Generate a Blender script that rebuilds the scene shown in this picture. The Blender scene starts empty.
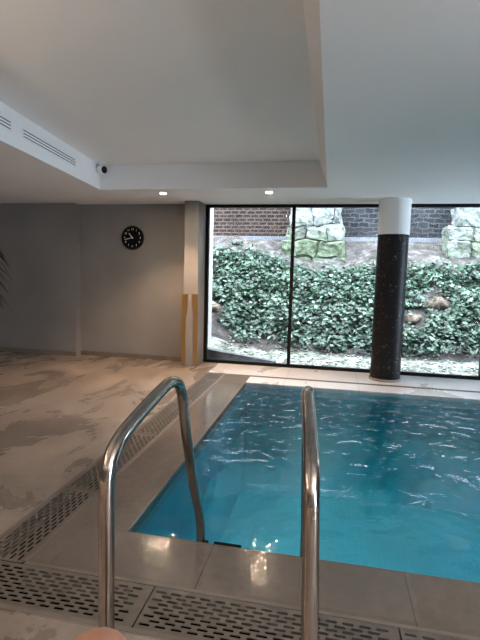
import bpy, bmesh, math, random
from mathutils import Vector, Matrix, noise
random.seed(7)
C = bpy.context.scene.collection
S = bpy.context.scene

# ------------------------------------------------------------------ camera
EYE = 1.35
F_PX, PITCH, YAW, ROLL = 452.0, 0.1047, -0.1954, 0.0263
cy, sy = math.cos(YAW), math.sin(YAW)
fw = Vector((sy*math.cos(PITCH), cy*math.cos(PITCH), -math.sin(PITCH)))
rt = Vector((cy, -sy, 0)); up = rt.cross(fw)
r2 = math.cos(ROLL)*rt + math.sin(ROLL)*up
u2 = -math.sin(ROLL)*rt + math.cos(ROLL)*up
cd = bpy.data.cameras.new('camera'); cam = bpy.data.objects.new('camera', cd); C.objects.link(cam)
M = Matrix(((r2.x, u2.x, -fw.x), (r2.y, u2.y, -fw.y), (r2.z, u2.z, -fw.z))).to_4x4()
M.translation = Vector((0, 0, EYE)); cam.matrix_world = M
cd.sensor_fit = 'VERTICAL'; cd.sensor_height = 24; cd.lens = 24*F_PX/640
cd.clip_start = 0.02
S.camera = cam

# ------------------------------------------------------------------ world, light, exposure
S.view_settings.view_transform = 'Standard'; S.view_settings.look = 'None'
S.view_settings.gamma = 1; S.view_settings.use_curve_mapping = False
S.view_settings.exposure = 0.58
w = bpy.data.worlds.new('overcast'); S.world = w; w.use_nodes = True
nt = w.node_tree; bg = nt.nodes['Background']
tc = nt.nodes.new('ShaderNodeTexCoord'); sep = nt.nodes.new('ShaderNodeSeparateXYZ')
rp = nt.nodes.new('ShaderNodeValToRGB')
rp.color_ramp.elements[0].position = 0.0; rp.color_ramp.elements[0].color = (.70, .82, 1, 1)
rp.color_ramp.elements[1].position = 0.9; rp.color_ramp.elements[1].color = (.80, .89, 1, 1)
nt.links.new(tc.outputs['Generated'], sep.inputs[0]); nt.links.new(sep.outputs[2], rp.inputs[0])
nt.links.new(rp.outputs[0], bg.inputs[0]); bg.inputs[1].default_value = 20

def area(name, loc, rot, sx, sy_, power, col=(1, 1, 1), portal=False):
    l = bpy.data.lights.new(name, 'AREA'); l.shape = 'RECTANGLE'; l.size = sx; l.size_y = sy_
    l.energy = power; l.color = col
    o = bpy.data.objects.new(name, l); C.objects.link(o); o.location = loc; o.rotation_euler = rot
    if portal: l.cycles.is_portal = True
    return o

WARM = (1.0, .66, .42)
def spot(name, loc, power, size=100, blend=.6, col=WARM, rot=(0, 0, 0), rad=.03):
    l = bpy.data.lights.new(name, 'SPOT'); l.energy = power; l.spot_size = math.radians(size)
    l.spot_blend = blend; l.color = col; l.shadow_soft_size = rad
    o = bpy.data.objects.new(name, l); C.objects.link(o); o.location = loc; o.rotation_euler = rot
    return o

area('window_portal', (1.3, 6.44, 1.15), (math.radians(-90), 0, 0), 6.2, 2.3, 1, portal=True)
area('far_fill_window_portal', (4.49, 5.92, 1.13), (0, math.radians(90), 0), 2.2, .75, 1, portal=True)
area('near_fill_window_portal', (4.49, -1.68, 1.13), (0, math.radians(90), 0), 2.2, 1.4, 1, portal=True)
# ------------------------------------------------------------------ materials
def mat(name):
    m = bpy.data.materials.new(name); m.use_nodes = True
    nt = m.node_tree; b = nt.nodes['Principled BSDF']
    return m, nt, b
def N(nt, t, **kw):
    n = nt.nodes.new(t)
    for k, v in kw.items(): setattr(n, k, v)
    return n
def objco(nt, scale=(1, 1, 1), rot=(0, 0, 0)):
    t = N(nt, 'ShaderNodeTexCoord'); mp = N(nt, 'ShaderNodeMapping')
    nt.links.new(t.outputs['Object'], mp.inputs[0]); mp.inputs['Scale'].default_value = scale
    mp.inputs['Rotation'].default_value = rot
    return mp.outputs[0]
def noi(nt, vec, scale, detail=4, rough=.5, dist=0):
    n = N(nt, 'ShaderNodeTexNoise'); n.inputs['Scale'].default_value = scale
    n.inputs['Detail'].default_value = detail; n.inputs['Roughness'].default_value = rough
    n.inputs['Distortion'].default_value = dist
    nt.links.new(vec, n.inputs['Vector']); return n.outputs['Fac']
def ramp(nt, fac, stops):
    r = N(nt, 'ShaderNodeValToRGB'); e = r.color_ramp.elements
    while len(e) < len(stops): e.new(.5)
    for i, (p, c) in enumerate(stops):
        e[i].position = p; e[i].color = (c, c, c, 1) if not isinstance(c, tuple) else (*c, 1)
    nt.links.new(fac, r.inputs[0]); return r.outputs[0]
def bump(nt, b, h, strength=.3, dist=.01):
    n = N(nt, 'ShaderNodeBump'); n.inputs['Strength'].default_value = strength
    n.inputs['Distance'].default_value = dist; nt.links.new(h, n.inputs['Height'])
    nt.links.new(n.outputs[0], b.inputs['Normal']); return n
def mixc(nt, f, a, b):
    n = N(nt, 'ShaderNodeMix', data_type='RGBA')
    nt.links.new(f, n.inputs[0])
    for s, v in ((6, a), (7, b)):
        if isinstance(v, tuple): n.inputs[s].default_value = (*v, 1)
        else: nt.links.new(v, n.inputs[s])
    return n.outputs[2]
def simple(name, col, rough=.5, metal=0, nscale=0, amp=.15, bs=0, bd=.005, spec=.5):
    m, nt, b = mat(name)
    b.inputs['Roughness'].default_value = rough; b.inputs['Metallic'].default_value = metal
    b.inputs['Specular IOR Level'].default_value = spec
    b.inputs['Base Color'].default_value = (*col, 1)
    sc = nscale or 12
    v = objco(nt); n = noi(nt, v, sc)
    lo = tuple(c*(1-amp) for c in col); hi = tuple(min(1, c*(1+amp)) for c in col)
    nt.links.new(ramp(nt, n, [(.3, lo), (.7, hi)]), b.inputs['Base Color'])
    if bs: bump(nt, b, n, bs, bd)
    return m

m_ceiling = simple('ceiling_paint', (.86, .86, .86), .75, nscale=1.3, amp=.02)
m_capw = simple('white_column_paint', (.90, .90, .90), .6, nscale=1.3, amp=.02)
def wallpaper(name, col):
    m, nt, b = mat(name); v = objco(nt, (1, 1, 1)); n = noi(nt, v, 2.0, 5)
    w1 = noi(nt, objco(nt, (90, 90, 260)), 1, 2); w2 = noi(nt, objco(nt, (260, 260, 60)), 1, 2)
    a = N(nt, 'ShaderNodeMath', operation='ADD'); nt.links.new(w1, a.inputs[0]); nt.links.new(w2, a.inputs[1])
    nt.links.new(ramp(nt, n, [(.3, tuple(c*.93 for c in col)), (.7, tuple(c*1.07 for c in col))]), b.inputs['Base Color'])
    b.inputs['Roughness'].default_value = .8; bump(nt, b, a.outputs[0], .35, .002)
    return m
m_wall = wallpaper('textured_grey_wallcovering', (.23, .215, .205))
m_pier = wallpaper('light_pier_render', (.26, .245, .24))
m_skirt = simple('skirting_tile', (.16, .13, .11), .4)
m_black = simple('black_frame_paint', (.008, .008, .009), .5, amp=.1, spec=.15)
m_rubber = simple('black_rubber', (.006, .006, .006), .8, amp=.1, spec=.1)
m_white = simple('white_plastic', (.8, .8, .8), .35, amp=.03)
m_lens = simple('black_gloss_plastic', (.006, .006, .007), .3, amp=.1, spec=.2)
m_dark = simple('dark_void', (.004, .004, .004), .9, amp=.1, spec=0)

def tile_floor(name, c1, c2, rough_lo, rough_hi, tw, off, wet_scale=1.1, joint=.004, wetpos=(.45, .58), ry=None, bstr=.25):
    m, nt, b = mat(name)
    v = objco(nt)
    n1 = noi(nt, v, 1.7, 6, .6, .4); n2 = noi(nt, v, 26, 5, .65)
    base = ramp(nt, n1, [(.3, c1), (.72, c2)])
    fine = ramp(nt, n2, [(.25, .86), (.8, 1.06)])
    mx = N(nt, 'ShaderNodeMix', data_type='RGBA', blend_type='MULTIPLY'); mx.inputs[0].default_value = 1
    nt.links.new(base, mx.inputs[6]); nt.links.new(fine, mx.inputs[7])
    mp = N(nt, 'ShaderNodeMapping'); t = N(nt, 'ShaderNodeTexCoord')
    nt.links.new(t.outputs['Object'], mp.inputs[0]); mp.inputs['Location'].default_value = off
    br = N(nt, 'ShaderNodeTexBrick'); br.offset = 0
    br.inputs['Scale'].default_value = 1; br.inputs['Brick Width'].default_value = tw
    br.inputs['Row Height'].default_value = ry or tw; br.inputs['Mortar Size'].default_value = joint
    br.inputs['Mortar Smooth'].default_value = .1
    nt.links.new(mp.outputs[0], br.inputs['Vector'])
    inv = N(nt, 'ShaderNodeMath', operation='SUBTRACT'); inv.inputs[0].default_value = 1
    nt.links.new(br.outputs['Fac'], inv.inputs[1])
    # wet patches: a thin film darkens the stone and makes it glossy
    wet = ramp(nt, noi(nt, objco(nt, (1, .55, 1)), wet_scale, 7, .62, .8), [(wetpos[0], 0.0), (wetpos[1], 1.0)])
    wetc = ramp(nt, wet, [(0, 1.0), (1, .66)])
    m2 = N(nt, 'ShaderNodeMix', data_type='RGBA', blend_type='MULTIPLY'); m2.inputs[0].default_value = 1
    nt.links.new(mx.outputs[2], m2.inputs[6]); nt.links.new(wetc, m2.inputs[7])
    col = mixc(nt, br.outputs['Fac'], m2.outputs[2], tuple(c*.45 for c in c1))
    nt.links.new(col, b.inputs['Base Color'])
    rr = N(nt, 'ShaderNodeMapRange'); nt.links.new(wet, rr.inputs[0])
    rr.inputs[3].default_value = rough_hi; rr.inputs[4].default_value = rough_lo
    nt.links.new(rr.outputs[0], b.inputs['Roughness'])
    a = N(nt, 'ShaderNodeMath', operation='MULTIPLY_ADD'); nt.links.new(n2, a.inputs[0]); a.inputs[1].default_value = .25
    nt.links.new(inv.outputs[0], a.inputs[2]); bump(nt, b, a.outputs[0], bstr, .003)
    return m
m_floor = tile_floor('deck_stone_tile', (.27, .22, .185), (.40, .335, .285), .2, .5, .9, (.51, 0.35, 0), wet_scale=1.9, wetpos=(.38, .58), joint=.0015)
m_coping = tile_floor('wet_coping_stone', (.20, .165, .14), (.28, .235, .20), .32, .45, .9, (.51, 5.0, 0), joint=.0025, ry=30,
                      wetpos=(.30, .52), bstr=.12)
def ripple_coping():
    # water film ripples on the coping break up the lamp reflections
    nt = m_coping.node_tree; b = nt.nodes['Principled BSDF']
    b.inputs['Specular IOR Level'].default_value = .02
    b.inputs['Coat Weight'].default_value = .4; b.inputs['Coat Roughness'].default_value = .12
    b.inputs['Coat IOR'].default_value = 1.33
    bp = N(nt, 'ShaderNodeBump'); bp.inputs['Strength'].default_value = .6; bp.inputs['Distance'].default_value = .005
    nt.links.new(noi(nt, objco(nt, (1, 1, 1)), 34, 2, .5), bp.inputs['Height'])
    nt.links.new(bp.outputs[0], b.inputs['Coat Normal'])
ripple_coping()
m_daylit_deck = tile_floor('daylit_deck_stone', (.68, .65, .66), (.80, .77, .78), .12, .3, .9, (.51, 5.0, 0), ry=30, joint=.002, bstr=.1, wetpos=(.55, .8))  # paler than the other deck stone: window daylight put into its colour
m_grate = simple('taupe_grate_plastic', (.125, .104, .086), .4, nscale=14, amp=.18)
m_channel = simple('drain_channel_metal', (.16, .135, .115), .45, nscale=10, amp=.15)

# pool lining: small turquoise mosaic
m_pool, nt, b = mat('turquoise_mosaic')
v = objco(nt); br = N(nt, 'ShaderNodeTexBrick'); br.offset = 0
br.inputs['Scale'].default_value = 1; br.inputs['Brick Width'].default_value = .05; br.inputs['Row Height'].default_value = .05
br.inputs['Mortar Size'].default_value = .002
nt.links.new(v, br.inputs['Vector'])
br.inputs['Color1'].default_value = (.004, .40, .55, 1); br.inputs['Color2'].default_value = (.006, .45, .61, 1)
br.inputs['Mortar'].default_value = (.07, .5, .62, 1)
patch = ramp(nt, noi(nt, v, .9, 3), [(.35, .8), (.65, 1.1)])
mm = N(nt, 'ShaderNodeMix', data_type='RGBA', blend_type='MULTIPLY'); mm.inputs[0].default_value = 1
nt.links.new(br.outputs['Color'], mm.inputs[6]); nt.links.new(patch, mm.inputs[7])
nt.links.new(mm.outputs[2], b.inputs['Base Color']); b.inputs['Roughness'].default_value = .4

# water
m_water = bpy.data.materials.new('pool_water'); m_water.use_nodes = True
nt = m_water.node_tree; nt.nodes.clear()
out = N(nt, 'ShaderNodeOutputMaterial')
v = objco(nt, (1, 1, 1))
n1 = noi(nt, v, 1.5, 2, .5, .8); n2 = noi(nt, v, 8.0, 3, .5, .5)
grad = N(nt, 'ShaderNodeSeparateXYZ'); nt.links.new(v, grad.inputs[0])
# ripples are livelier towards the far, right side where the overflow runs
mr = N(nt, 'ShaderNodeMapRange'); nt.links.new(grad.outputs[1], mr.inputs[0])
mr.inputs[1].default_value = 2.6; mr.inputs[2].default_value = 5.0; mr.inputs[3].default_value = .12; mr.inputs[4].default_value = 1.5
ml = N(nt, 'ShaderNodeMath', operation='MULTIPLY'); nt.links.new(n2, ml.inputs[0]); nt.links.new(mr.outputs[0], ml.inputs[1])
m15 = N(nt, 'ShaderNodeMath', operation='MULTIPLY'); m15.inputs[1].default_value = 1.8; nt.links.new(n1, m15.inputs[0])
ad = N(nt, 'ShaderNodeMath', operation='ADD'); nt.links.new(m15.outputs[0], ad.inputs[0]); nt.links.new(ml.outputs[0], ad.inputs[1])
bp = N(nt, 'ShaderNodeBump'); bp.inputs['Strength'].default_value = .5; bp.inputs['Distance'].default_value = .04
nt.links.new(ad.outputs[0], bp.inputs['Height'])
fr = N(nt, 'ShaderNodeFresnel'); fr.inputs[0].default_value = 1.33; nt.links.new(bp.outputs[0], fr.inputs['Normal'])
gl = N(nt, 'ShaderNodeBsdfGlossy'); gl.inputs['Roughness'].default_value = .03; nt.links.new(bp.outputs[0], gl.inputs['Normal'])
tr = N(nt, 'ShaderNodeBsdfTransparent'); tr.inputs[0].default_value = (.74, .97, 1, 1)
rf = N(nt, 'ShaderNodeBsdfRefraction'); rf.inputs['IOR'].default_value = 1.33; rf.inputs[0].default_value = (.74, .97, 1, 1)
nt.links.new(bp.outputs[0], rf.inputs['Normal'])
m1 = N(nt, 'ShaderNodeMixShader'); m1.inputs[0].default_value = .5
nt.links.new(tr.outputs[0], m1.inputs[1]); nt.links.new(rf.outputs[0], m1.inputs[2])
m2 = N(nt, 'ShaderNodeMixShader'); nt.links.new(fr.outputs[0], m2.inputs[0])
nt.links.new(m1.outputs[0], m2.inputs[1]); nt.links.new(gl.outputs[0], m2.inputs[2])
nt.links.new(m2.outputs[0], out.inputs[0])

# window glass
m_glass = bpy.data.materials.new('window_glass'); m_glass.use_nodes = True
nt = m_glass.node_tree; nt.nodes.clear()
out = N(nt, 'ShaderNodeOutputMaterial'); fr = N(nt, 'ShaderNodeFresnel'); fr.inputs[0].default_value = 1.3
gl = N(nt, 'ShaderNodeBsdfGlossy'); gl.inputs['Roughness'].default_value = 0
tr = N(nt, 'ShaderNodeBsdfTransparent'); tr.inputs[0].default_value = (.95, .98, .97, 1)
m2 = N(nt, 'ShaderNodeMixShader'); nt.links.new(fr.outputs[0], m2.inputs[0])
nt.links.new(tr.outputs[0], m2.inputs[1]); nt.links.new(gl.outputs[0], m2.inputs[2]); nt.links.new(m2.outputs[0], out.inputs[0])

def steel(name, col, rough):
    m, nt, b = mat(name); b.inputs['Metallic'].default_value = 1
    n = noi(nt, objco(nt, (1, 1, 1)), 30, 4)
    nt.links.new(ramp(nt, n, [(.3, tuple(c*.85 for c in col)), (.7, col)]), b.inputs['Base Color'])
    nt.links.new(ramp(nt, n, [(.3, rough*.7), (.7, rough*1.4)]), b.inputs['Roughness'])
    return m
m_steel = steel('polished_stainless_steel', (.44, .39, .35), .13)
m_brass = steel('aged_brass', (.50, .32, .14), .42)

# column mosaic: near-black glass with flecks
m_mos, nt, b = mat('black_glitter_mosaic')
v = objco(nt); vo = N(nt, 'ShaderNodeTexVoronoi'); vo.inputs['Scale'].default_value = 60; nt.links.new(v, vo.inputs['Vector'])
f = ramp(nt, vo.outputs['Color'], [(.82, (.010, .009, .011)), (.96, (.13, .12, .13))])
nt.links.new(f, b.inputs['Base Color']); b.inputs['Roughness'].default_value = .45; b.inputs['Specular IOR Level'].default_value = .2
bump(nt, b, vo.outputs['Distance'], .4, .003)

def brickmat(name, c1, c2, mortar, bw, bh, dist, rough=.9, swap=True, ms=.012):
    m, nt, b = mat(name)
    t = N(nt, 'ShaderNodeTexCoord'); sp = N(nt, 'ShaderNodeSeparateXYZ'); cb = N(nt, 'ShaderNodeCombineXYZ')
    nt.links.new(t.outputs['Object'], sp.inputs[0])
    nt.links.new(sp.outputs[0], cb.inputs[0]); nt.links.new(sp.outputs[2], cb.inputs[1])
    nz = N(nt, 'ShaderNodeTexNoise'); nz.inputs['Scale'].default_value = 4; nt.links.new(cb.outputs[0], nz.inputs['Vector'])
    vm = N(nt, 'ShaderNodeVectorMath', operation='SCALE'); nt.links.new(nz.outputs['Color'], vm.inputs[0]); vm.inputs['Scale'].default_value = dist
    va = N(nt, 'ShaderNodeVectorMath', operation='ADD'); nt.links.new(cb.outputs[0], va.inputs[0]); nt.links.new(vm.outputs[0], va.inputs[1])
    br = N(nt, 'ShaderNodeTexBrick'); nt.links.new(va.outputs[0], br.inputs['Vector'])
    br.inputs['Scale'].default_value = 1; br.inputs['Brick Width'].default_value = bw; br.inputs['Row Height'].default_value = bh
    br.inputs['Mortar Size'].default_value = ms; br.inputs['Color1'].default_value = (*c1, 1); br.inputs['Color2'].default_value = (*c2, 1)
    br.inputs['Mortar'].default_value = (*mortar, 1)
    st = ramp(nt, noi(nt, va.outputs[0], 1.6, 5), [(.3, .55), (.7, 1.15)])
    mx = N(nt, 'ShaderNodeMix', data_type='RGBA', blend_type='MULTIPLY'); mx.inputs[0].default_value = 1
    nt.links.new(br.outputs['Color'], mx.inputs[6]); nt.links.new(st, mx.inputs[7]); nt.links.new(mx.outputs[2], b.inputs['Base Color'])
    b.inputs['Roughness'].default_value = rough; b.inputs['Specular IOR Level'].default_value = .12
    inv = N(nt, 'ShaderNodeMath', operation='SUBTRACT'); inv.inputs[0].default_value = 1; nt.links.new(br.outputs['Fac'], inv.inputs[1])
    bump(nt, b, inv.outputs[0], .6, .02)
    return m
m_brick = brickmat('weathered_brick', (.022, .009, .006), (.009, .005, .004), (.042, .033, .029), .19, .085, .015, ms=.016)
m_rubble = brickmat('rubble_stone', (.017, .017, .019), (.007, .007, .009), (.034, .034, .037), .21, .10, .14, ms=.012)

def earthmat(name, stops, scale, bs=.8, bd=.04):
    m, nt, b = mat(name); v = objco(nt); n = noi(nt, v, scale, 8, .68)
    nt.links.new(ramp(nt, n, stops), b.inputs['Base Color']); b.inputs['Roughness'].default_value = .95
    b.inputs['Specular IOR Level'].default_value = .15; bump(nt, b, n, bs, bd); return m
m_soil = earthmat('bare_soil', [(.3, (.010, .009, .008)), (.5, (.035, .03, .028)), (.72, (.095, .085, .087))], 5)
m_gravel = earthmat('pale_gravel', [(.3, (.03, .035, .02)), (.5, (.11, .11, .095)), (.7, (.33, .33, .33))], 6)
m_block, nt, b = mat('mossy_stone'); v = objco(nt)
g1 = ramp(nt, noi(nt, v, 9, 8, .7), [(.30, (.01, .011, .01)), (.40, (.06, .066, .058)), (.56, (.11, .112, .112)), (.68, (.21, .21, .21))])
g2 = ramp(nt, noi(nt, v, 9, 8, .7), [(.32, (.008, .010, .006)), (.44, (.045, .056, .035)), (.60, (.085, .10, .068)), (.72, (.16, .175, .13))])
zz = N(nt, 'ShaderNodeSeparateXYZ'); nt.links.new(v, zz.inputs[0])
zr = N(nt, 'ShaderNodeMapRange'); nt.links.new(zz.outputs[2], zr.inputs[0]); zr.inputs[1].default_value = 2.6; zr.inputs[2].default_value = 2.0
mz = N(nt, 'ShaderNodeMath', operation='MULTIPLY'); nt.links.new(zr.outputs[0], mz.inputs[0])
nt.links.new(ramp(nt, noi(nt, v, 2.2, 3), [(.38, 0.0), (.55, 1.0)]), mz.inputs[1])
nt.links.new(mixc(nt, mz.outputs[0], g1, g2), b.inputs['Base Color'])
b.inputs['Roughness'].default_value = .95; b.inputs['Specular IOR Level'].default_value = .15
bump(nt, b, noi(nt, v, 9, 8, .7), 1, .05)
m_rock = earthmat('brown_rock', [(.3, (.04, .03, .023)), (.7, (.13, .10, .08))], 8)
m_drock = earthmat('dark_rock', [(.3, (.02, .02, .02)), (.7, (.07, .065, .06))], 8)
m_ledge = earthmat('grey_ledge', [(.3, (.055, .055, .065)), (.7, (.095, .10, .115))], 5, .2)
m_shadow_wedge = earthmat('shadow_wedge_tone', [(.3, (.05, .05, .05)), (.7, (.12, .12, .12))], 8, .3)

# ivy leaves: colour per leaf from a random value stored per face
m_ivy, nt, b = mat('ivy_leaf')
at = N(nt, 'ShaderNodeAttribute', attribute_name='tint')
nt.links.new(ramp(nt, at.outputs['Fac'], [(0, (.001, .006, .003)), (.45, (.003, .019, .008)), (.75, (.011, .040, .019)), (1, (.12, .18, .13))]), b.inputs['Base Color'])
b.inputs['Roughness'].default_value = .38; b.inputs['Specular IOR Level'].default_value = .3
m_stalk = simple('leaf_stalk', (.10, .14, .05), .6)
m_plant = simple('dark_green_leaf', (.018, .034, .012), .5, nscale=8, amp=.4)
m_pot = simple('glazed_pot', (.10, .10, .11), .3)
m_skin, nt, b = mat('skin')
n = noi(nt, objco(nt), 18, 4)
nt.links.new(ramp(nt, n, [(.3, (.42, .19, .12)), (.7, (.52, .26, .17))]), b.inputs['Base Color'])
b.inputs['Roughness'].default_value = .55; b.inputs['Subsurface Weight'].default_value = .1; b.inputs['Subsurface Radius'].default_value = (.02, .008, .004)
def glow(name, col, s):
    m = bpy.data.materials.new(name); m.use_nodes = True; nt = m.node_tree; nt.nodes.clear()
    o = N(nt, 'ShaderNodeOutputMaterial'); e = N(nt, 'ShaderNodeEmission'); e.inputs[0].default_value = (*col, 1)
    e.inputs[1].default_value = s; nt.links.new(e.outputs[0], o.inputs[0]); return m
m_lampw = glow('pool_fill_lens', (.75, .92, 1), 6)
m_lamp = glow('lamp_diffuser', (1, .78, .55), 600)

# ------------------------------------------------------------------ mesh helpers
def bx(bm, x0, x1, y0, y1, z0, z1):
    v = [bm.verts.new(p) for p in ((x0, y0, z0), (x1, y0, z0), (x1, y1, z0), (x0, y1, z0), (x0, y0, z1), (x1, y0, z1), (x1, y1, z1), (x0, y1, z1))]
    for f in ((3, 2, 1, 0), (4, 5, 6, 7), (0, 1, 5, 4), (1, 2, 6, 5), (2, 3, 7, 6), (3, 0, 4, 7)): bm.faces.new([v[i] for i in f])
    return v
def tube(bm, pts, r, n=20, cap=True):
    pts = [Vector(p) for p in pts]; rings = []; prev = None
    for i, p in enumerate(pts):
        t = (pts[min(i+1, len(pts)-1)] - pts[max(i-1, 0)]).normalized()
        if prev is None:
            a = Vector((1, 0, 0)) if abs(t.x) < .9 else Vector((0, 1, 0))
            a = (a - t*a.dot(t)).normalized()
        else: a = (prev - t*prev.dot(t)).normalized()
        prev = a; b_ = t.cross(a); rr = r[i] if isinstance(r, (list, tuple)) else r
        rings.append([bm.verts.new(p + (a*math.cos(2*math.pi*k/n) + b_*math.sin(2*math.pi*k/n))*rr) for k in range(n)])
    for A, B in zip(rings, rings[1:]):
        for k in range(n): bm.faces.new((A[k], A[(k+1) % n], B[(k+1) % n], B[k]))
    if cap: bm.faces.new(rings[0][::-1]); bm.faces.new(rings[-1])
def lathe(bm, prof, c=(0, 0, 0), axis='Z', n=40):
    rings = []
    for r, h in prof:
        ring = []
        for k in range(n):
            a = 2*math.pi*k/n; x, y = r*math.cos(a), r*math.sin(a)
            p = (x, y, h) if axis == 'Z' else ((x, h, y) if axis == 'Y' else (h, x, y))
            ring.append(bm.verts.new(Vector(p) + Vector(c)))
        rings.append(ring)
    for A, B in zip(rings, rings[1:]):
        for k in range(n): bm.faces.new((A[k], A[(k+1) % n], B[(k+1) % n], B[k]))
    bm.faces.new(rings[0][::-1]); bm.faces.new(rings[-1])
def cat(pts, k=8):
    P = [Vector(p) for p in pts]; P = [P[0]*2-P[1]] + P + [P[-1]*2-P[-2]]; o = []
    for i in range(1, len(P)-2):
        for j in range(k):
            t = j/k; a, b_, c, d = P[i-1:i+3]
            o.append(.5*((2*b_) + (c-a)*t + (2*a-5*b_+4*c-d)*t*t + (-a+3*b_-3*c+d)*t**3))
    o.append(P[-2]); return o
def obj(name, bm, m, parent=None, smooth=False, bevel=0, seg=2):
    bmesh.ops.recalc_face_normals(bm, faces=bm.faces)
    me = bpy.data.meshes.new(name); bm.to_mesh(me); bm.free(); me.materials.append(m)
    o = bpy.data.objects.new(name, me); C.objects.link(o)
    if parent: o.parent = parent
    if smooth:
        for p in me.polygons: p.use_smooth = True
    if bevel:
        md = o.modifiers.new('bevel', 'BEVEL'); md.width = bevel; md.segments = seg; md.limit_method = 'ANGLE'
    return o
def tag(o, label=None, cat_=None, group=None, kind=None):
    if label: o['label'] = label
    if cat_: o['category'] = cat_
    if group: o['group'] = group
    if kind: o['kind'] = kind
    return o
def struct(name, bm, m, label, cat_, **kw):
    return tag(obj(name, bm, m, **kw), label, cat_, kind='structure')
def thing(name, label, cat_, loc=(0, 0, 0), group=None):
    o = bpy.data.objects.new(name, None); C.objects.link(o); o.location = loc; o.empty_display_size = .1
    return tag(o, label, cat_, group)
def boxes(*bs):
    bm = bmesh.new()
    for b_ in bs: bx(bm, *b_)
    return bm

# ------------------------------------------------------------------ room shell
ZC, ZT = 2.302, 2.59                      # ceiling, raised tray
XL, XR, YB = -6.0, 4.5, -3.0              # room limits
PX, PX2, PN, PF = -.977, 3.4, 2.066, 5.40 # pool opening
RX0, RX1, RY0, RY1 = -2.785, -.085, -1.5, 5.16
bm = boxes((XL, -1.575, YB, 6.7, -.3, 0), (-1.575, XR, YB, 1.455, -.3, 0), (PX2+.35, XR, 1.455, 5.80, -.3, 0))
struct('floor', bm, m_floor, 'brown stone tiled deck floor with wet patches around the pool', 'floor')
# coping ring between drain and water
bm = boxes((-1.315, PX, 1.730, 5.725, -.12, 0), (PX, PX2+.35, 1.730, PN, -.12, 0), (PX2, PX2+.35, PN, PF, -.12, 0))
struct('trim_1', bm, m_coping, 'wet grey stone coping slabs edging the pool', 'pool coping')
struct('trim_2', boxes((PX, PX2+.35, PF, 5.725, -.12, 0), (-1.575, XR, 5.80, 6.45, -.3, 0)), m_daylit_deck, 'stone ledge between the pool and the window, daylight painted into its pale colour', 'window ledge')
# pool basin
bm = bmesh.new()
D = -1.35
bx(bm, PX-.25, PX2+.25, PN-.25, PF+.25, D-.1, D)
bx(bm, PX-.25, PX, PN-.25, PF+.25, D, -.12); bx(bm, PX2, PX2+.25, PN-.25, PF+.25, D, -.12)
bx(bm, PX, PX2, PN-.25, PN, D, -.12); bx(bm, PX, PX2, PF, PF+.25, D, -.12)
struct('pool_basin', bm, m_pool, 'sunken swimming pool basin lined in turquoise mosaic', 'pool')
# water: surface with gentle real ripples
bm = bmesh.new(); nx, ny = 110, 84; g = []
for j in range(ny+1):
    row = []
    for i in range(nx+1):
        x = PX + (PX2-PX)*i/nx; y = PN + (PF-PN)*j/ny
        z = -.018 + .004*noise.noise(Vector((x*1.3, y*1.3, 0))) + .0025*noise.noise(Vector((x*4, y*4, 3)))
        row.append(bm.verts.new((x, y, z)))
    g.append(row)
for j in range(ny):
    for i in range(nx): bm.faces.new((g[j][i], g[j][i+1], g[j+1][i+1], g[j+1][i]))
wt = obj('pool_water', bm, m_water, smooth=True)
tag(wt, 'rippling turquoise water filling the pool, reflecting the window', 'water', kind='stuff')

# shallow film of splashed water lying on the near coping
m_film = bpy.data.materials.new('water_film'); m_film.use_nodes = True
nt = m_film.node_tree; nt.nodes.clear(); out = N(nt, 'ShaderNodeOutputMaterial'); v = objco(nt)
bp = N(nt, 'ShaderNodeBump'); bp.inputs['Strength'].default_value = 1; bp.inputs['Distance'].default_value = .0017
nt.links.new(noi(nt, v, 30, 2, .5), bp.inputs['Height'])
fr = N(nt, 'ShaderNodeFresnel'); fr.inputs[0].default_value = 1.33; nt.links.new(bp.outputs[0], fr.inputs['Normal'])
gl = N(nt, 'ShaderNodeBsdfGlossy'); gl.inputs['Roughness'].default_value = .02; nt.links.new(bp.outputs[0], gl.inputs['Normal'])
tr = N(nt, 'ShaderNodeBsdfTransparent'); m2 = N(nt, 'ShaderNodeMixShader')
ge = N(nt, 'ShaderNodeNewGeometry'); sb = N(nt, 'ShaderNodeMath', operation='SUBTRACT'); sb.inputs[0].default_value = 1; nt.links.new(ge.outputs['Backfacing'], sb.inputs[1])
ml = N(nt, 'ShaderNodeMath', operation='MULTIPLY'); nt.links.new(fr.outputs[0], ml.inputs[0]); nt.links.new(sb.outputs[0], ml.inputs[1])
nt.links.new(ml.outputs[0], m2.inputs[0]); nt.links.new(tr.outputs[0], m2.inputs[1]); nt.links.new(gl.outputs[0], m2.inputs[2]); nt.links.new(m2.outputs[0], out.inputs[0])
def film(x0, x1, y0, y1, label, rag):
    bm = bmesh.new(); rim = []
    for k in range(160):
        t = k/160*4; e = int(t); f_ = t-e
        x, y = ((x0+(x1-x0)*f_, y0), (x1, y0+(y1-y0)*f_), (x1-(x1-x0)*f_, y1), (x0, y1-(y1-y0)*f_))[e]
        cx_, cy_ = (x0+x1)/2, (y0+y1)/2
        q = rag*(.5+.5*noise.noise(Vector((x*5, y*5, 2))))
        if abs(x-cx_) > (x1-x0)*.499: x -= math.copysign(q, x-cx_)
        if abs(y-cy_) > (y1-y0)*.499: y -= math.copysign(q, y-cy_)
        rim.append(bm.verts.new((x, y, .0012)))
    bm.faces.new(rim)
    flm = obj('water_film', bm, m_film)
    if flm.data.polygons[0].normal.z < 0: flm.data.flip_normals()
    tag(flm, label, 'puddle', kind='stuff')
film(-1.22, .42, 1.745, 2.062, 'thin film of splashed water glittering on the near coping', .02)
film(-1.31, -.985, 2.9, 5.35, 'thin film of splashed water on the coping left of the pool', .05)

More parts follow.
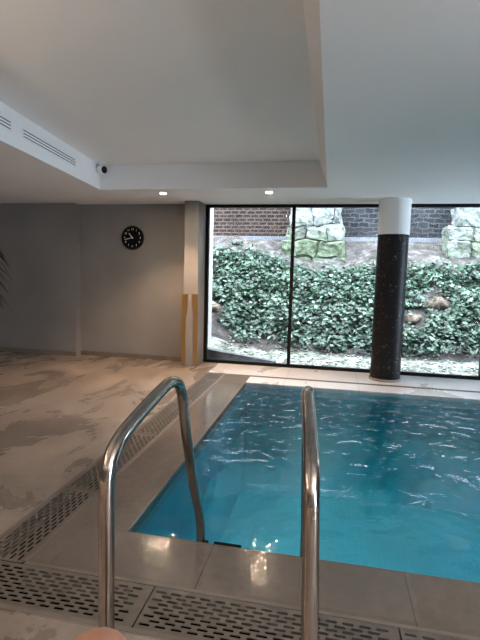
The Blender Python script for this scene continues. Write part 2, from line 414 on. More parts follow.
# walls
SK = .07
struct('wall_far', boxes((-3.80, -2.02, 6.40, 6.7, 0, ZC+.014)), m_wall, 'grey textured wall carrying the round clock', 'wall')
struct('wall_far_left', boxes((XL, -3.80, 6.26, 6.7, 0, ZC+.014)), m_wall, 'darker grey wall panel stepping forward at far left', 'wall')
struct('baseboard_far', boxes((-3.80, -2.03, 6.385, 6.40, 0, SK)), m_skirt, 'low brown skirting under the clock wall', 'skirting')
struct('baseboard_far_left', boxes((XL, -3.80, 6.245, 6.26, 0, SK)), m_skirt, 'low brown skirting under the left wall panel', 'skirting')
struct('wall_pier', boxes((-2.03, -1.825, 6.11, 6.7, 0, ZC+.014)), m_pier, 'pale wall pier at the left end of the window', 'pier', bevel=.004)
struct('wall_left', boxes((XL-.2, XL, YB, 6.7, 0, ZC+.5)), m_wall, 'grey left wall', 'wall')
struct('wall_back', boxes((XL, XR, YB-.2, YB, 0, ZC+.5)), m_wall, 'grey wall behind the pool deck', 'wall')
struct('wall_right', boxes((XR, XR+.2, YB, -2.4, 0, ZC+.5), (XR, XR+.2, -.95, 5.55, 0, ZC+.5), (XR, XR+.2, 6.3, 6.7, 0, ZC+.5), (XR, XR+.2, -2.4, 6.3, 2.25, ZC+.5)), m_wall, 'grey right wall around its added windows', 'wall')
w2 = tag(bpy.data.objects.new('fill_window_near', None), 'black-framed window added in the right wall for fill daylight, outside the frame', 'window', kind='structure'); C.objects.link(w2)  # unseen window, added to bring fill daylight into the room
obj('window_frame', boxes((XR+.05, XR+.12, -2.4, -.95, 0, .04), (XR+.05, XR+.12, -2.4, -.95, 2.21, 2.25), *[(XR+.05, XR+.12, y-.03, y+.03, .04, 2.21) for y in (-2.37, -.98)]), m_black, w2)
w3 = tag(bpy.data.objects.new('fill_window_far', None), 'black-framed window added beside the far end of the pool for fill daylight, outside the frame', 'window', kind='structure'); C.objects.link(w3)  # second unseen window, added to brighten the far deck and ceiling
obj('window_frame', boxes((XR+.05, XR+.12, 5.55, 6.3, 0, .04), (XR+.05, XR+.12, 5.55, 6.3, 2.21, 2.25), *[(XR+.05, XR+.12, y-.03, y+.03, .04, 2.21) for y in (5.58, 6.27)]), m_black, w3)
for a, b_ in ((5.61, 6.24),):
    obj('pane', boxes((XR+.08, XR+.086, a, b_, .04, 2.21)), m_glass, w3)
for a, b_ in ((-2.34, -1.01),):
    obj('pane', boxes((XR+.08, XR+.086, a, b_, .04, 2.21)), m_glass, w2)
# ceiling with raised tray
bm = boxes((XL, RX0, YB, 5.80, ZC, ZT+.1), (XL, RX0, 5.80, 6.7, ZC+.014, ZT+.1), (RX1, XR, YB, 5.80, ZC, ZT+.1), (RX0, RX1, RY1, 5.80, ZC, ZT+.1), (RX0, RX1, YB, RY0, ZC, ZT+.1),
           (RX0, RX1, RY0, RY1, ZT, ZT+.1), (RX0, XR, 5.80, 6.7, ZC+.014, ZT+.1))
# the beam on the left runs in at a slight angle, the right side of the tray slopes outward
def prism(bm, poly, z0, z1):
    A = [bm.verts.new((x, y, z0)) for x, y in poly]; B = [bm.verts.new((x, y, z1)) for x, y in poly]; n = len(poly)
    bm.faces.new(A[::-1]); bm.faces.new(B)
    for i in range(n): bm.faces.new((A[i], A[(i+1) % n], B[(i+1) % n], B[i]))
prism(bm, [(RX0, RY0), (-1.886, RY0), (RX0, RY1)], ZC, ZT)
q = [bm.verts.new(p) for p in ((RX1, RY0, ZC), (RX1, RY0, ZT), (RX1-.098, RY0, ZT), (RX1, RY1, ZC), (RX1, RY1, ZT), (RX1-.098, RY1, ZT))]
for f in ((0, 1, 2), (5, 4, 3), (0, 2, 5, 3)): bm.faces.new([q[i] for i in f])
struct('ceiling', bm, m_ceiling, 'white plaster ceiling with a raised rectangular tray', 'ceiling')

# window
WY = 6.47
mull = [-1.80, -.55, .73, 2.03, 3.30, 4.47]
win = tag(bpy.data.objects.new('window_1', None), 'floor-to-ceiling black-framed window wall onto the ivy bank', 'window', kind='structure'); C.objects.link(win)
win.location = (0, WY, 0)
def wl(bs): return boxes(*[(a, b_, c-WY, d-WY, e, f) for a, b_, c, d, e, f in bs])
obj('window_frame', wl([(-1.825, XR, 6.45, 6.52, 0, .045), (-1.825, XR, 6.45, 6.52, 2.275, 2.316)]), m_black, win)
for i, x in enumerate(mull):
    wd = .023 if i else .024
    obj('mullion', wl([(x-wd, x+wd, 6.452, 6.518, .045, 2.275)]), m_black, win)
for a, b_ in zip(mull, mull[1:]):
    obj('pane', wl([(a+.02, b_-.02, 6.482, 6.488, .045, 2.275)]), m_glass, win)
struct('wall_outside_edge', boxes((XL-.2, -1.825, 6.7, 6.9, -.3, 3.4)), m_pier, 'pale outer face of the building beside the window', 'wall')

# column
col = tag(bpy.data.objects.new('column', None), 'round column, black glittery mosaic below and white above, between pool and window', 'column'); C.objects.link(col)
col.location = (.755, 6.13, 0)
bm = bmesh.new(); lathe(bm, [(.190, .03), (.190, 1.875)], n=64); obj('mosaic_shaft', bm, m_mos, col, smooth=True)
bm = bmesh.new(); lathe(bm, [(.196, 1.875), (.196, ZC+.014)], n=64); o = obj('white_cap', bm, m_capw, col, smooth=True)
bm = bmesh.new(); lathe(bm, [(.203, 0), (.203, .02), (.195, .03)], n=64); obj('base_ring', bm, m_pier, col, smooth=True)
for o in col.children:
    md = o.modifiers.new('edge', 'EDGE_SPLIT')

# brass plates on the pier
def plate(name, side, label):
    # silhouette in x (0 = outer edge) and z: wide head, notch, long tapering body
    prof = [(0, .05), (.078, .05), (.082, .30), (.080, .62), (.076, .74), (.088, .79), (.086, .84), (.072, .88), (.080, .93), (.080, 1.02), (0, 1.02)]
    prof = cat(prof[:1], 1)[:1] + [Vector((a, b_, 0)) for a, b_ in [(0, .03), (.070, .03)]] + \
        [Vector((p.x, p.y, 0)) for p in cat([(.070, .03, 0), (.080, .45, 0), (.066, .72, 0), (.066, .78, 0), (.092, .84, 0), (.070, .90, 0), (.090, .97, 0), (.090, 1.03, 0)], 6)[1:]] + [Vector((0, 1.03, 0))] if False else \
        [Vector((0, .03, 0)), Vector((.058, .03, 0))] + cat([(.060, .05, 0), (.058, .5, 0), (.062, .72, 0), (.074, .78, 0), (.088, .82, 0), (.080, .87, 0), (.086, .92, 0), (.086, 1.03, 0)], 6) + [Vector((0, 1.03, 0))]
    bm = bmesh.new(); A = []; B = []
    for p in prof:
        x = (p.x if side < 0 else -p.x)
        A.append(bm.verts.new((x, 0, p.y))); B.append(bm.verts.new((x, -.012, p.y)))
    n = len(A)
    bm.faces.new(A); bm.faces.new(B[::-1])
    for i in range(n): bm.faces.new((A[i], A[(i+1) % n], B[(i+1) % n], B[i]))
    bmesh.ops.remove_doubles(bm, verts=bm.verts, dist=1e-5)
    o = obj(name, bm, m_brass); tag(o, label, 'wall plate', 'brass plates on the pier'); return o
plate('brass_plate', -1, 'tall narrow brass plate on the wall pier, on the side near the clock wall').location = (-2.052, 6.108, 0)
plate('brass_plate', 1, 'tall narrow brass plate on the wall pier, on the side near the window').location = (-1.815, 6.108, 0)

# ------------------------------------------------------------------ drains
L0, L1 = -1.555, -1.33    # left channel inner limits
N0, N1 = 1.475, 1.715     # near channel inner limits
bm = bmesh.new()
bx(bm, -1.575, -1.315, 1.455, 5.80, -.14, -.12)
bx(bm, -1.315, 3.75, 1.455, 1.73, -.14, -.12)
bx(bm, -1.315, 3.75, 5.725, 5.80, -.14, -.12)
obj_ch = tag(obj('floor_channel', bm, m_dark), 'dark drain channel sunk under the perforated grates', 'drain channel', kind='structure')
# rims
bm = boxes((-1.575, -1.557, 1.455, 5.80, -.12, .002), (-1.333, -1.315, 1.73, 5.80, -.12, .002), (-1.575, -1.315, 5.785, 5.80, -.12, .0015))
struct('trim_3', bm, m_channel, 'taupe edge rim of the long drain left of the pool', 'drain rim')
bm = boxes((-1.557, 3.75, 1.455, 1.477, -.12, .002), (-1.315, 3.75, 1.712, 1.73, -.12, .002))
struct('trim_4', bm, m_channel, 'taupe edge rim of the drain along the near side of the pool', 'drain rim')
def grate(length, width, mitre=0):
    """perforated plate along +x, from 0..length, y 0..width; staggered slots cut right through"""
    bm = bmesh.new(); rows = 9; mar = .016; ph = (width-2*mar)/rows; pitch = .064; sl = .048; sh = ph*.58; T = .003
    def quad(x0, x1, y0, y1):
        if x1-x0 < 1e-5 or y1-y0 < 1e-5: return
        bm.faces.new([bm.verts.new(p) for p in ((x0, y0, 0), (x1, y0, 0), (x1, y1, 0), (x0, y1, 0))])
    def wall(a, b_):
        bm.faces.new([bm.verts.new(p) for p in ((a[0], a[1], 0), (b_[0], b_[1], 0), (b_[0], b_[1], -T), (a[0], a[1], -T))])
    quad(0, length, 0, mar); quad(0, length, width-mar, width)
    for a, b_ in (((0, 0), (length, 0)), ((length, 0), (length, width)), ((length, width), (0, width)), ((0, width), (0, 0))): wall(a, b_)
    for rI in range(rows):
        y0 = mar + rI*ph; y1 = y0+ph; ya = y0+(ph-sh)/2; yb = ya+sh
        quad(0, length, y0, ya); quad(0, length, yb, y1)
        x = .012 + (pitch/2 if rI % 2 else 0); last = 0
        xs = []
        while x+sl < length-.010:
            lim = (width-(ya+yb)/2) if mitre else -1
            if x > lim*mitre + .008: xs.append(x)
            x += pitch
        for x in xs:
            c = sh*.45
            quad(last, x, ya, yb)
            # hexagonal-ended slot
            bm.faces.new([bm.verts.new(p) for p in ((x, ya, 0), (x+c, ya, 0), (x, (ya+yb)/2, 0))])
            bm.faces.new([bm.verts.new(p) for p in ((x, yb, 0), (x, (ya+yb)/2, 0), (x+c, yb, 0))])
            X = x+sl
            bm.faces.new([bm.verts.new(p) for p in ((X-c, ya, 0), (X, ya, 0), (X, (ya+yb)/2, 0))])
            bm.faces.new([bm.verts.new(p) for p in ((X, (ya+yb)/2, 0), (X, yb, 0), (X-c, yb, 0))])
            ring = [(x, (ya+yb)/2), (x+c, ya), (X-c, ya), (X, (ya+yb)/2), (X-c, yb), (x+c, yb)]
            for i in range(6): wall(ring[i], ring[(i+1) % 6])
            last = X
        quad(last, length, ya, yb)
    bmesh.ops.remove_doubles(bm, verts=bm.verts, dist=1e-6)
    return bm
def solid_grate(bm, m):
    me = bpy.data.meshes.new('drain_grate'); bm.to_mesh(me); bm.free(); me.materials.append(m); return me
G = 'perforated drain grates around the pool'
ys = [1.715, 2.42, 3.42, 4.42, 5.42, 5.783]
lab = ['first panel from the corner', 'second panel from the near corner', 'third panel from the near corner', 'fourth panel from the near corner', 'short last panel near the window']
for i, (a, b_) in enumerate(zip(ys, ys[1:])):
    me = solid_grate(grate(b_-a-.006, .222), m_grate)
    o = bpy.data.objects.new('drain_grate', me); C.objects.link(o); o.rotation_euler = (0, 0, math.pi/2)
    o.location = (-1.334, a+.003, -.001); tag(o, 'slotted drain grate left of pool, ' + lab[i], 'drain grate', G)
xs = [-1.555, -.68, .32, 1.32, 2.32, 3.745]
lab = ['corner panel at the left end', 'panel between and right of the ladder rails', 'panel right of the right rail', 'next panel further right', 'last panel at the right end']
for i, (a, b_) in enumerate(zip(xs, xs[1:])):
    me = solid_grate(grate(b_-a-.006, .233), m_grate)
    o = bpy.data.objects.new('drain_grate', me); C.objects.link(o)
    o.location = (a+.003, 1.478, -.001); tag(o, 'slotted drain grate before pool, ' + lab[i], 'drain grate', G)
# fine overflow grille between far coping and window strip
bm = bmesh.new(); x = -1.31
bx(bm, -1.31, 3.75, 5.727, 5.739, -.02, .001); bx(bm, -1.31, 3.75, 5.786, 5.799, -.02, .001)
while x < 3.74:
    bx(bm, x, x+.018, 5.739, 5.786, -.02, .001); x += .040
tag(obj('overflow_grille', bm, m_channel), 'fine slotted grille strip in the daylight-tinted deck along the far side of the pool', 'drain grille')

# ------------------------------------------------------------------ pool ladder
lad = thing('pool_ladder', 'pair of curved polished steel pool handrails with steps into the water', 'pool ladder', (0, 0, 0))
prof = [(1.105, .0), (1.107, .35), (1.110, .60), (1.113, .74), (1.122, .795), (1.150, .838), (1.205, .866), (1.29, .886), (1.42, .908), (1.54, .926),
        (1.615, .930), (1.68, .918), (1.735, .886), (1.768, .83), (1.79, .76), (1.83, .64), (1.90, .47), (1.965, .33), (2.02, .225), (2.065, .135), (2.085, .05), (2.09, -.05), (2.09, -.35), (2.09, -.95)]
def rail_x(side, y, z):
    if side < 0: return -.587
    if y < 1.12: return .002 - .026*z/.8
    return -.024 - .040*min(1, (y-1.12)/.5)
for side in (-1, 1):
    x0 = rail_x(side, 1.1, 0); pts = [(rail_x(side, y, z), y, z - (.008 if z > .75 else 0)) for y, z in prof]
    bm = bmesh.new(); tube(bm, cat(pts, 6), .0225, 28); obj('handrail', bm, m_steel, lad, smooth=True)
    bm = bmesh.new(); lathe(bm, [(.05, 0), (.05, .006), (.03, .014), (.022, .016)], c=(x0, 1.105, .0)); obj('flange', bm, m_steel, lad)
for z in (-.32, -.58, -.84):
    t = obj('step', boxes((-.575, -.065, 2.10, 2.19, z-.025, z)), m_white, lad, bevel=.005)
    obj('grip_strip', boxes((-.54, -.10, 2.115, 2.175, z, z+.003)), m_rubber, t)
for a, b_ in ((-.568, -.545), (-.515, -.375), (-.085, -.06)):
    obj('rubber_buffer', boxes((a, b_, 2.066, 2.088, -.04, .002)), m_rubber, lad, bevel=.003)

# unseen underwater lamps added in the near wall to brighten the pool
for x, l_ in ((.6, 'left'), (2.4, 'right')):
    t = thing('added_pool_light', 'round underwater fill lamp added in the near pool wall, the ' + l_ + ' one', 'added light', (x, PN, -.75))
    bm = bmesh.new(); lathe(bm, [(.13, .001), (.13, .015), (.10, .022), (.10, .012)], axis='Y', n=36); obj('bezel', bm, m_steel, t)
    bm = bmesh.new(); lathe(bm, [(.098, .013), (.098, .018)], axis='Y', n=36); obj('lens', bm, m_lampw, t)
    l = bpy.data.lights.new('pool_fill_lamp', 'AREA'); l.shape = 'DISK'; l.size = .2; l.energy = 60; l.color = (.75, .92, 1)
    o = bpy.data.objects.new('pool_fill_lamp', l); C.objects.link(o); o.location = (x, PN+.03, -.75); o.rotation_euler = (math.radians(90), 0, math.pi)

# ------------------------------------------------------------------ clock
ck = thing('wall_clock', 'round black wall clock with pale numerals showing about seventeen to eleven', 'clock', (-2.925, 6.40, 1.822))
bm = bmesh.new(); lathe(bm, [(.165, 0), (.175, -.006), (.175, -.034), (.168, -.040), (.160, -.040), (.157, -.030)], axis='Y', n=64); obj('case', bm, m_lens, ck)
bm = bmesh.new(); lathe(bm, [(.156, -.0305), (.156, -.0315)], axis='Y', n=64); obj('dial', bm, m_rubber, ck)
nb = []
deps = bpy.context.evaluated_depsgraph_get()
for k in range(1, 13):
    cu = bpy.data.curves.new('numeral', 'FONT'); cu.body = str(k); cu.size = .040; cu.align_x = 'CENTER'; cu.align_y = 'CENTER'; cu.extrude = .0005
    to = bpy.data.objects.new('numeral', cu); C.objects.link(to); bpy.context.view_layer.update()
    me = bpy.data.meshes.new_from_object(to.evaluated_get(bpy.context.evaluated_depsgraph_get()))
    a = math.radians(30*k)
    me.transform(Matrix.Translation((.125*math.sin(a), -.033, .125*math.cos(a))) @ Matrix.Rotation(math.pi/2, 4, 'X'))
    bmN = bmesh.new(); bmN.from_mesh(me); obj('numeral', bmN, m_white, ck); bpy.data.meshes.remove(me); bpy.data.objects.remove(to); bpy.data.curves.remove(cu)
def hand(name, ang, ln, wd, y):
    bm = boxes((-wd/2, wd/2, y-.001, y, -.015, ln)); o = obj(name, bm, m_white, ck); o.rotation_euler = (0, math.radians(ang), 0); return o
hand('hour_hand', 321, .085, .010, -.034); hand('minute_hand', 257, .125, .007, -.0365)
bm = bmesh.new(); lathe(bm, [(.008, -.032), (.008, -.040)], axis='Y', n=16); obj('hub', bm, m_white, ck)

# ------------------------------------------------------------------ ceiling fittings
def downlight(x, y, label, z=ZC, power=60, grp='recessed ceiling downlights', size=110):
    t = thing('downlight', label, 'ceiling light', (x, y, z), grp)
    bm = bmesh.new(); lathe(bm, [(.046, 0), (.046, -.004), (.034, -.006), (.034, -.002)], n=32); obj('trim_ring', bm, m_white, t)
    bm = bmesh.new(); lathe(bm, [(.033, -.0005), (.033, -.0030)], n=32); obj('lamp', bm, m_lamp, t)
    s_ = spot('downlight_beam', (x, y, z-.03), power, size, .55)
    return t
downlight(-2.085, 5.42, 'small glowing downlight in the ceiling band above the clock wall', power=90)
downlight(-.763, 5.415, 'small glowing downlight in the ceiling band above the window', power=70)
for x, y, p_, l_ in ((-4.2, -1.4, 60, 'back left corner'), (-1.4, -2.2, 60, 'middle of the back wall')):  # unseen downlights, added behind the camera to raise the room's brightness
    downlight(x, y, 'recessed fill downlight added over the ' + l_, power=p_)
def uplighter(x, y, p_, label, col=(1, .75, .54)):  # unseen lamps, added to wash the ceiling with fill light
    t = thing('added_floor_lamp', label, 'added lamp', (x, y, 0), 'uplighters added behind the deck for fill light')
    bm = bmesh.new(); lathe(bm, [(.14, 0), (.14, .015), (.03, .03), (.014, .04)], n=32); obj('base', bm, m_black, t)
    bm = bmesh.new(); lathe(bm, [(.012, .03), (.012, 1.28)], n=16); obj('pole', bm, m_steel, t)
    bm = bmesh.new(); lathe(bm, [(.02, 1.27), (.10, 1.32), (.16, 1.40), (.155, 1.40), (.095, 1.33), (.02, 1.285)], n=32); obj('bowl_shade', bm, m_white, t, smooth=True)
    spot('fill_uplighter_beam', (x, y, 1.42), p_, 165, .5, col, (math.pi, 0, 0), .1)
uplighter(-3.3, -.4, 230, 'tall uplighter added behind the left handrail to brighten the ceiling')
uplighter(1.8, -.8, 240, 'tall uplighter added behind the right handrail to brighten the ceiling', (1, .92, .84))
# ventilation slot diffusers in the beam face (plane x = RX0)
BA = math.atan2(.899, RY1-RY0)
def diffuser(y0, y1, label):
    m_ = (y0+y1)/2
    t = thing('linear_air_diffuser', label, 'air vent', (RX0 + (RY1-m_)*math.tan(BA), m_, 2.450), 'slot air diffusers in the beam face')
    t.rotation_euler = (0, 0, BA)
    h = (y1-y0)/2
    obj('backing', boxes((.0005, .002, -h, h, -.042, .042)), m_dark, t)
    bs = [(.0, .006, -h, h, -.043, -.030), (.0, .006, -h, h, .030, .043), (0, .006, -h-.008, -h, -.043, .043), (0, .006, h, h+.008, -.043, .043),
          (.0, .006, -h, h, -.021, -.0045), (.0, .006, -h, h, .0045, .021)]
    obj('frame', boxes(*bs), m_ceiling, t)
diffuser(3.44, 4.455, 'long white slot air diffuser in the ceiling beam, nearer the camera dome')
diffuser(2.25, 3.27, 'white slot air diffuser in the ceiling beam, cut by the left edge')

# security camera
sc = thing('security_camera', 'small white security camera with black face at the tray corner', 'camera', (-2.72, 5.06, ZT))
bm = bmesh.new(); lathe(bm, [(.045, 0), (.045, -.022), (.03, -.03)], n=32); obj('mount', bm, m_white, sc)
bm = bmesh.new(); lathe(bm, [(.02, -.05), (.042, -.045), (.052, -.02), (.052, .03), (.046, .045), (.03, .046)], axis='X', n=36)
hd = obj('housing', bm, m_white, sc, smooth=True); hd.location = (.005, 0, -.075); hd.rotation_euler = (0, math.radians(8), math.radians(-22))
bm = bmesh.new(); lathe(bm, [(.040, .0455), (.040, .052), (.02, .058), (.005, .060)], axis='X', n=36)
obj('lens_face', bm, m_lens, hd, smooth=True)

# ------------------------------------------------------------------ plant at left edge
pl = thing('potted_palm', 'potted plant with drooping dark leaves, tips entering at the left edge', 'plant', (-4.17, 4.55, 0.0))
bm = bmesh.new(); lathe(bm, [(.13, 0), (.19, .34), (.20, .36), (.18, .36), (.17, .32)], n=36); obj('pot', bm, m_pot, pl, smooth=True)
bm = bmesh.new(); lathe(bm, [(.17, .30), (.17, .325)], n=36); obj('soil', bm, m_soil, pl)
bm = bmesh.new()
for k in range(4): tube(bm, cat([(.02*math.cos(k*1.6), .02*math.sin(k*1.6), .3), (.05*math.cos(k*1.6), .05*math.sin(k*1.6), .8), (.06*math.cos(k*1.6+.4), .06*math.sin(k*1.6+.4), 1.35)], 4), .012, 8)
obj('stem', bm, m_stalk, pl, smooth=True)
bm = bmesh.new(); rnd = random.Random(5)
for k in range(130):
    a = rnd.uniform(0, 6.283); z0 = rnd.uniform(1.1, 1.66); L = rnd.uniform(.30, .50); rise = rnd.uniform(-.05, .22); wd = rnd.uniform(.035, .055)
    d = Vector((math.cos(a), math.sin(a), 0)); s_ = Vector((-d.y, d.x, 0)); prev = None
    for i in range(8):
        t = i/7; p = Vector((0, 0, z0)) + d*(.04+L*t) + Vector((0, 0, rise*math.sin(t*2.2) - .34*t*t))
        ww = wd*math.sin(math.pi*min(1, .12+t*.9))+.001
        if i == 7: ww = .001
        c = [bm.verts.new(p - s_*ww), bm.verts.new(p - Vector((0, 0, ww*.4))), bm.verts.new(p + s_*ww)]
        if prev:
            bm.faces.new((prev[0], prev[1], c[1], c[0])); bm.faces.new((prev[1], prev[2], c[2], c[1]))
        prev = c
obj('foliage', bm, m_plant, pl)

# ------------------------------------------------------------------ bare knee at the bottom edge
def person_leg():
    J = [(-.40, .34, .57, .082), (-.425, .52, .56, .080), (-.455, .70, .535, .072), (-.474, .83, .505, .064), (-.480, .905, .447, .062), (-.480, .925, .375, .052),
         (-.480, .915, .29, .054), (-.480, .90, .19, .046), (-.480, .89, .11, .033), (-.480, .885, .055, .033)]
    V = [j[:3] for j in J]; Rr = [j[3] for j in J]; E_ = [(i, i+1) for i in range(len(J)-1)]
    def chain(start, pts):
        p = start
        for x, y, z, r_ in pts: V.append((x, y, z)); Rr.append(r_); E_.append((p, len(V)-1)); p = len(V)-1
        return p
    chain(len(J)-1, [(-.485, .84, .03, .026)])
    mid = chain(len(J)-1, [(-.482, .95, .042, .033), (-.480, 1.02, .028, .026)])
    for k in range(5):
        x = -.512 + .017*k if k < 4 else -.443
        x = -.518 + k*.0185
        ln = [.035, .042, .047, .052, .056][k]; rr = [.008, .008, .0085, .009, .013][k]
        chain(mid, [(x, 1.035 + .01*(k > 2), .016, rr*1.1), (x, 1.035+ln, .012, rr)])
    me = bpy.data.meshes.new('person'); me.from_pydata(V, E_, []); o = bpy.data.objects.new('person', me); C.objects.link(o)
    sk = o.modifiers.new('skin', 'SKIN'); sd = o.modifiers.new('sub', 'SUBSURF'); sd.levels = 2; sd.render_levels = 2
    for i, v_ in enumerate(me.skin_vertices[0].data if me.skin_vertices else []): v_.radius = (Rr[i], Rr[i])
    if not me.skin_vertices:
        bm = bmesh.new(); bm.from_mesh(me); ly = bm.verts.layers.skin.verify(); bm.verts.ensure_lookup_table()
        for i, v_ in enumerate(bm.verts): v_[ly].radius = (Rr[i], Rr[i])
        bm.verts[0][ly].use_root = True
        bm.to_mesh(me); bm.free()
    sk.use_smooth_shade = True
    me.materials.append(m_skin)
    # keep a plain mesh
    bpy.context.view_layer.update()
    ev = bpy.data.meshes.new_from_object(o.evaluated_get(bpy.context.evaluated_depsgraph_get()))
    ev.name = 'person'; o.modifiers.clear(); o.data = ev
    for p in ev.polygons: p.use_smooth = True
    if not ev.materials: ev.materials.append(m_skin)
    return o
tag(person_leg(), 'bare bent knee of the person sitting behind the left handrail, at the bottom edge', 'person')

# ------------------------------------------------------------------ outside: bank, ivy, walls
def bank_z(x, y):
    top = 1.66 + .22*math.exp(-((x+2.2)/1.2)**2) - .22*math.exp(-((x+.1)/.8)**2)
    pts = [(6.5, -.02), (7.35, .03), (7.9, .30), (8.7, 1.02), (9.5, top), (10.0, top+.24), (10.45, 2.12), (12, 2.14)]
    for (a, za), (b_, zb) in zip(pts, pts[1:]):
        if a <= y <= b_:
            t = (y-a)/(b_-a); z = za + (zb-za)*t; break
    n = noise.noise(Vector((x*1.1, y*1.1, 0)))*.10 + noise.noise(Vector((x*4, y*4, 5)))*.035
    k = min(1, max(0, (y-7.0)/.8))*(1 if y < 10.2 else .2)
    left = .28*math.exp(-((x+2.3)/.6)**2)*min(1, max(0, (y-6.9)/.6))*(1 if y < 8 else max(0, 1-(y-8)))
    return z + n*k + left
def grid(x0, x1, y0, y1, st):
    bm = bmesh.new(); nx = int((x1-x0)/st); ny = int((y1-y0)/st); g = []
    for j in range(ny+1):
        g.append([bm.verts.new((x0+(x1-x0)*i/nx, y0+(y1-y0)*j/ny, bank_z(x0+(x1-x0)*i/nx, y0+(y1-y0)*j/ny))) for i in range(nx+1)])
    for j in range(ny):
        for i in range(nx): bm.faces.new((g[j][i], g[j][i+1], g[j+1][i+1], g[j+1][i]))
    return bm
o = struct('bank', grid(-6, 9, 7.4, 11.2, .08), m_soil, 'sloping bare earth bank rising behind the window', 'bank', smooth=True)
o = struct('ground', grid(-6, 9, 6.54, 7.44, .06), m_gravel, 'pale gravelly ground strip outside the window', 'ground', smooth=True)

# patches without ivy
bare = [(1.45, 8.25, .28), (1.85, 8.55, .30), (-2.15, 8.0, .28), (1.0, 8.3, .12), (-2.4, 7.7, .3)]
def leaf(bm, p, nrm, s_, ly, tint, rnd):
    t = nrm.orthogonal().normalized(); t.rotate(Matrix.Rotation(rnd.uniform(-.9, .9) + 0, 3, nrm))
    b_ = nrm.cross(t)
    a0 = rnd.uniform(0, 6.283)
    out_ = [(0, -.42), (.34, -.5), (.30, -.12), (.62, .05), (.28, .22), (0, .72), (-.28, .22), (-.62, .05), (-.30, -.12), (-.34, -.5)]
    c = bm.verts.new(p - nrm*s_*.10); vs = []
    ca, sa = math.cos(a0), math.sin(a0)
    for x, y in out_:
        X, Y = x*ca - y*sa, x*sa + y*ca
        vs.append(bm.verts.new(p + (t*X + b_*Y)*s_ + nrm*(s_*.12*(abs(x)-.2))))
    for i in range(len(vs)):
        f = bm.faces.new((c, vs[i], vs[(i+1) % len(vs)])); f[ly] = tint
bm = bmesh.new(); ly = bm.faces.layers.float.new('tint'); rnd = random.Random(11)
cnt = 0
while cnt < 15500:
    x = rnd.uniform(-5, 7.0) if rnd.random() < .25 else rnd.uniform(-2.8, 3.4); y = rnd.uniform(7.35, 9.75)
    lo = (7.62 if x < -1 else 7.48) + .22*noise.noise(Vector((x*1.7, 3, 0))) + .22*math.exp(-((x+2.4)/.5)**2)
    hi = 9.42 + .15*noise.noise(Vector((x*2, 9, 0))) + (.10 if x < -.9 else 0)
    if y < lo or y > hi: continue
    if any((x-a)**2 + (y-b_)**2 < (r_*(.8+.5*noise.noise(Vector((x*5, y*5, 1)))))**2 and rnd.random() < .93 for a, b_, r_ in bare): continue
    if (y < lo+.22 or y > hi-.15) and rnd.random() < .5: continue
    e = .03; n = Vector((-(bank_z(x+e, y)-bank_z(x-e, y))/(2*e), -(bank_z(x, y+e)-bank_z(x, y-e))/(2*e), 1)).normalized()
    h = rnd.uniform(.01, .17)*(.6 + .8*noise.noise(Vector((x*3, y*3, 7))) + .3)
    p = Vector((x, y, bank_z(x, y))) + n*abs(h)
    nn = (n*.55 + Vector((rnd.gauss(0, .45), rnd.gauss(-.1, .45), rnd.uniform(.2, .9)))).normalized()
    leaf(bm, p, nn, rnd.uniform(.045, .085), ly, min(1, max(0, rnd.gauss(.5, .25))), rnd); cnt += 1
tag(obj('ivy', bm, m_ivy), 'dense dark green ivy carpet covering the bank behind the window', 'ivy', kind='stuff')
# litter: small stones on the gravel strip
bm = bmesh.new()
for k in range(1100):
    x = rnd.uniform(-1.75, 4.5); y = rnd.uniform(6.78, 7.6); s_ = rnd.uniform(.008, .028)
    mtx = Matrix.Translation((x, y, bank_z(x, y)+s_*.2)) @ Matrix.Rotation(rnd.uniform(0, 6), 4, 'Z') @ Matrix.Diagonal((s_*rnd.uniform(.8, 1.6), s_, s_*.6, 1))
    bmesh.ops.create_icosphere(bm, subdivisions=1, radius=1, matrix=mtx)
tag(obj('pebbles', bm, m_gravel), 'pale pebbles and litter strewn on the ground outside the window', 'pebbles', kind='stuff')

def rock(name, x, y, s3, m, label, rot=0, dz=0):
    bm = bmesh.new(); bmesh.ops.create_icosphere(bm, subdivisions=3, radius=1)
    for v_ in bm.verts:
        n = noise.noise(v_.co*1.3 + Vector((x*3, y, 0)))*.35 + noise.noise(v_.co*3.4 + Vector((y, x, 2)))*.12
        v_.co *= 1+n; v_.co = Vector((v_.co.x*s3[0], v_.co.y*s3[1], v_.co.z*s3[2]))
    o = obj(name, bm, m, smooth=True); o.location = (x, y, bank_z(x, y)+dz); o.rotation_euler = (0, 0, rot); tag(o, label, 'rock'); return o
rock('rock', 1.88, 8.52, (.22, .16, .14), m_rock, 'brown rock showing through the ivy right of the column, larger and upper one', .3)
rock('rock', 1.42, 8.25, (.15, .12, .11), m_rock, 'smaller brown rock showing through the ivy just right of the column')
rock('rock', -2.12, 8.05, (.15, .12, .10), m_rock, 'brown rock at the left edge of the window below the ivy')
rock('rock', -2.05, 9.72, (.15, .10, .06), m_drock, 'flat dark rock on the bare slope above the ivy, left pane', .2, .03)
# dark wedge built in place of the pier's shadow on the ground
bm = bmesh.new()
a = [bm.verts.new(p) for p in ((-1.95, 6.60, -.02), (-.75, 6.60, -.02), (-.75, 6.60, .045), (-1.95, 6.60, .19), (-1.95, 6.72, -.02), (-.75, 6.72, -.02), (-.75, 6.72, .05), (-1.95, 6.72, .20))]
for f in ((0, 1, 2, 3), (7, 6, 5, 4), (0, 4, 5, 1), (3, 2, 6, 7), (1, 5, 6, 2), (0, 3, 7, 4)): bm.faces.new([a[i] for i in f])
tag(obj('shadow_wedge', bm, m_shadow_wedge, bevel=.006), 'low dark wedge outside the left pane, a shadow built as a shape', 'shadow wedge')

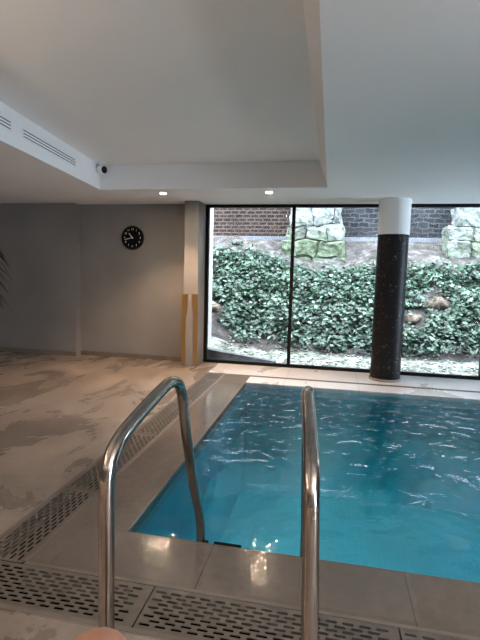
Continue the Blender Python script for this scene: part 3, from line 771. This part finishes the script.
# walls at the top of the bank
struct('brick_wall', boxes((-6, -.4, 10.62, 10.95, 1.9, 4.6)), m_brick, 'dark weathered brick wall above the bank, left of the first buttress', 'wall')
struct('rubble_wall', boxes((-.4, 9, 10.62, 10.95, 1.9, 4.6)), m_rubble, 'dark rubble stone wall above the bank, behind the column', 'wall')
struct('ledge', boxes((-6, 2.5, 10.42, 10.68, 2.09, 2.19)), m_ledge, 'grey stone ledge at the foot of the far walls', 'ledge', bevel=.01)
def buttress(name, rows, yf, label, seed):
    rnd = random.Random(seed); bm = bmesh.new()
    for z0, z1, xa, xb, splits in rows:
        xa += rnd.uniform(-.04, .04); xb += rnd.uniform(-.05, .05)
        cuts = [xa] + [xa + (xb-xa)*(s_+rnd.uniform(-.06, .06)) for s_ in splits] + [xb]
        for a, b_ in zip(cuts, cuts[1:]):
            f = yf + rnd.uniform(-.05, .05) + (z0-1.6)*.08
            sub = bmesh.new(); bmesh.ops.create_cube(sub, size=1)
            bmesh.ops.bevel(sub, geom=sub.edges[:], offset=.06, segments=1, affect='EDGES')
            bmesh.ops.subdivide_edges(sub, edges=sub.edges[:], cuts=5, use_grid_fill=True)
            for v_ in sub.verts:
                q = Vector(((a+b_)/2 + v_.co.x*(b_-a-.002), f+.35 + v_.co.y*.7, (z0+z1)/2 + v_.co.z*(z1-z0-.002)))
                q += Vector((noise.noise(q*3.1), noise.noise(q*3.1+Vector((9, 0, 0))), noise.noise(q*3.1+Vector((0, 9, 0)))))*.09 + Vector((noise.noise(q*11), noise.noise(q*11+Vector((5, 0, 0))), noise.noise(q*11+Vector((0, 5, 0)))))*.035
                v_.co = q
            tmp = bpy.data.meshes.new('t'); sub.to_mesh(tmp); sub.free(); bm.from_mesh(tmp); bpy.data.meshes.remove(tmp)
    o = obj(name, bm, m_block); tag(o, label, 'stone buttress', kind='structure'); return o
buttress('stone_buttress', [(1.45, 1.70, -1.05, .30, (.5,)), (1.70, 2.05, -1.02, .28, (.55,)), (2.05, 2.36, -.98, .20, (.32, .72)), (2.36, 2.78, -.94, .17, (.42, .85)), (2.78, 3.1, -.9, .12, (.5,)), (3.1, 3.4, -.88, .1, (.4,))],
         9.75, 'broad pale mossy buttress of large stone blocks behind the middle pane', 3)
buttress('stone_buttress', [(1.40, 1.72, 2.16, 3.7, (.3, .6)), (1.72, 2.05, 2.2, 3.6, (.35, .7)), (2.05, 2.4, 2.32, 3.5, (.3, .66)), (2.4, 2.8, 2.45, 3.45, (.5,)), (2.8, 3.3, 2.5, 3.4, (.4,))],
         9.75, 'pale mossy stone buttress at the right end of the view outside', 4)
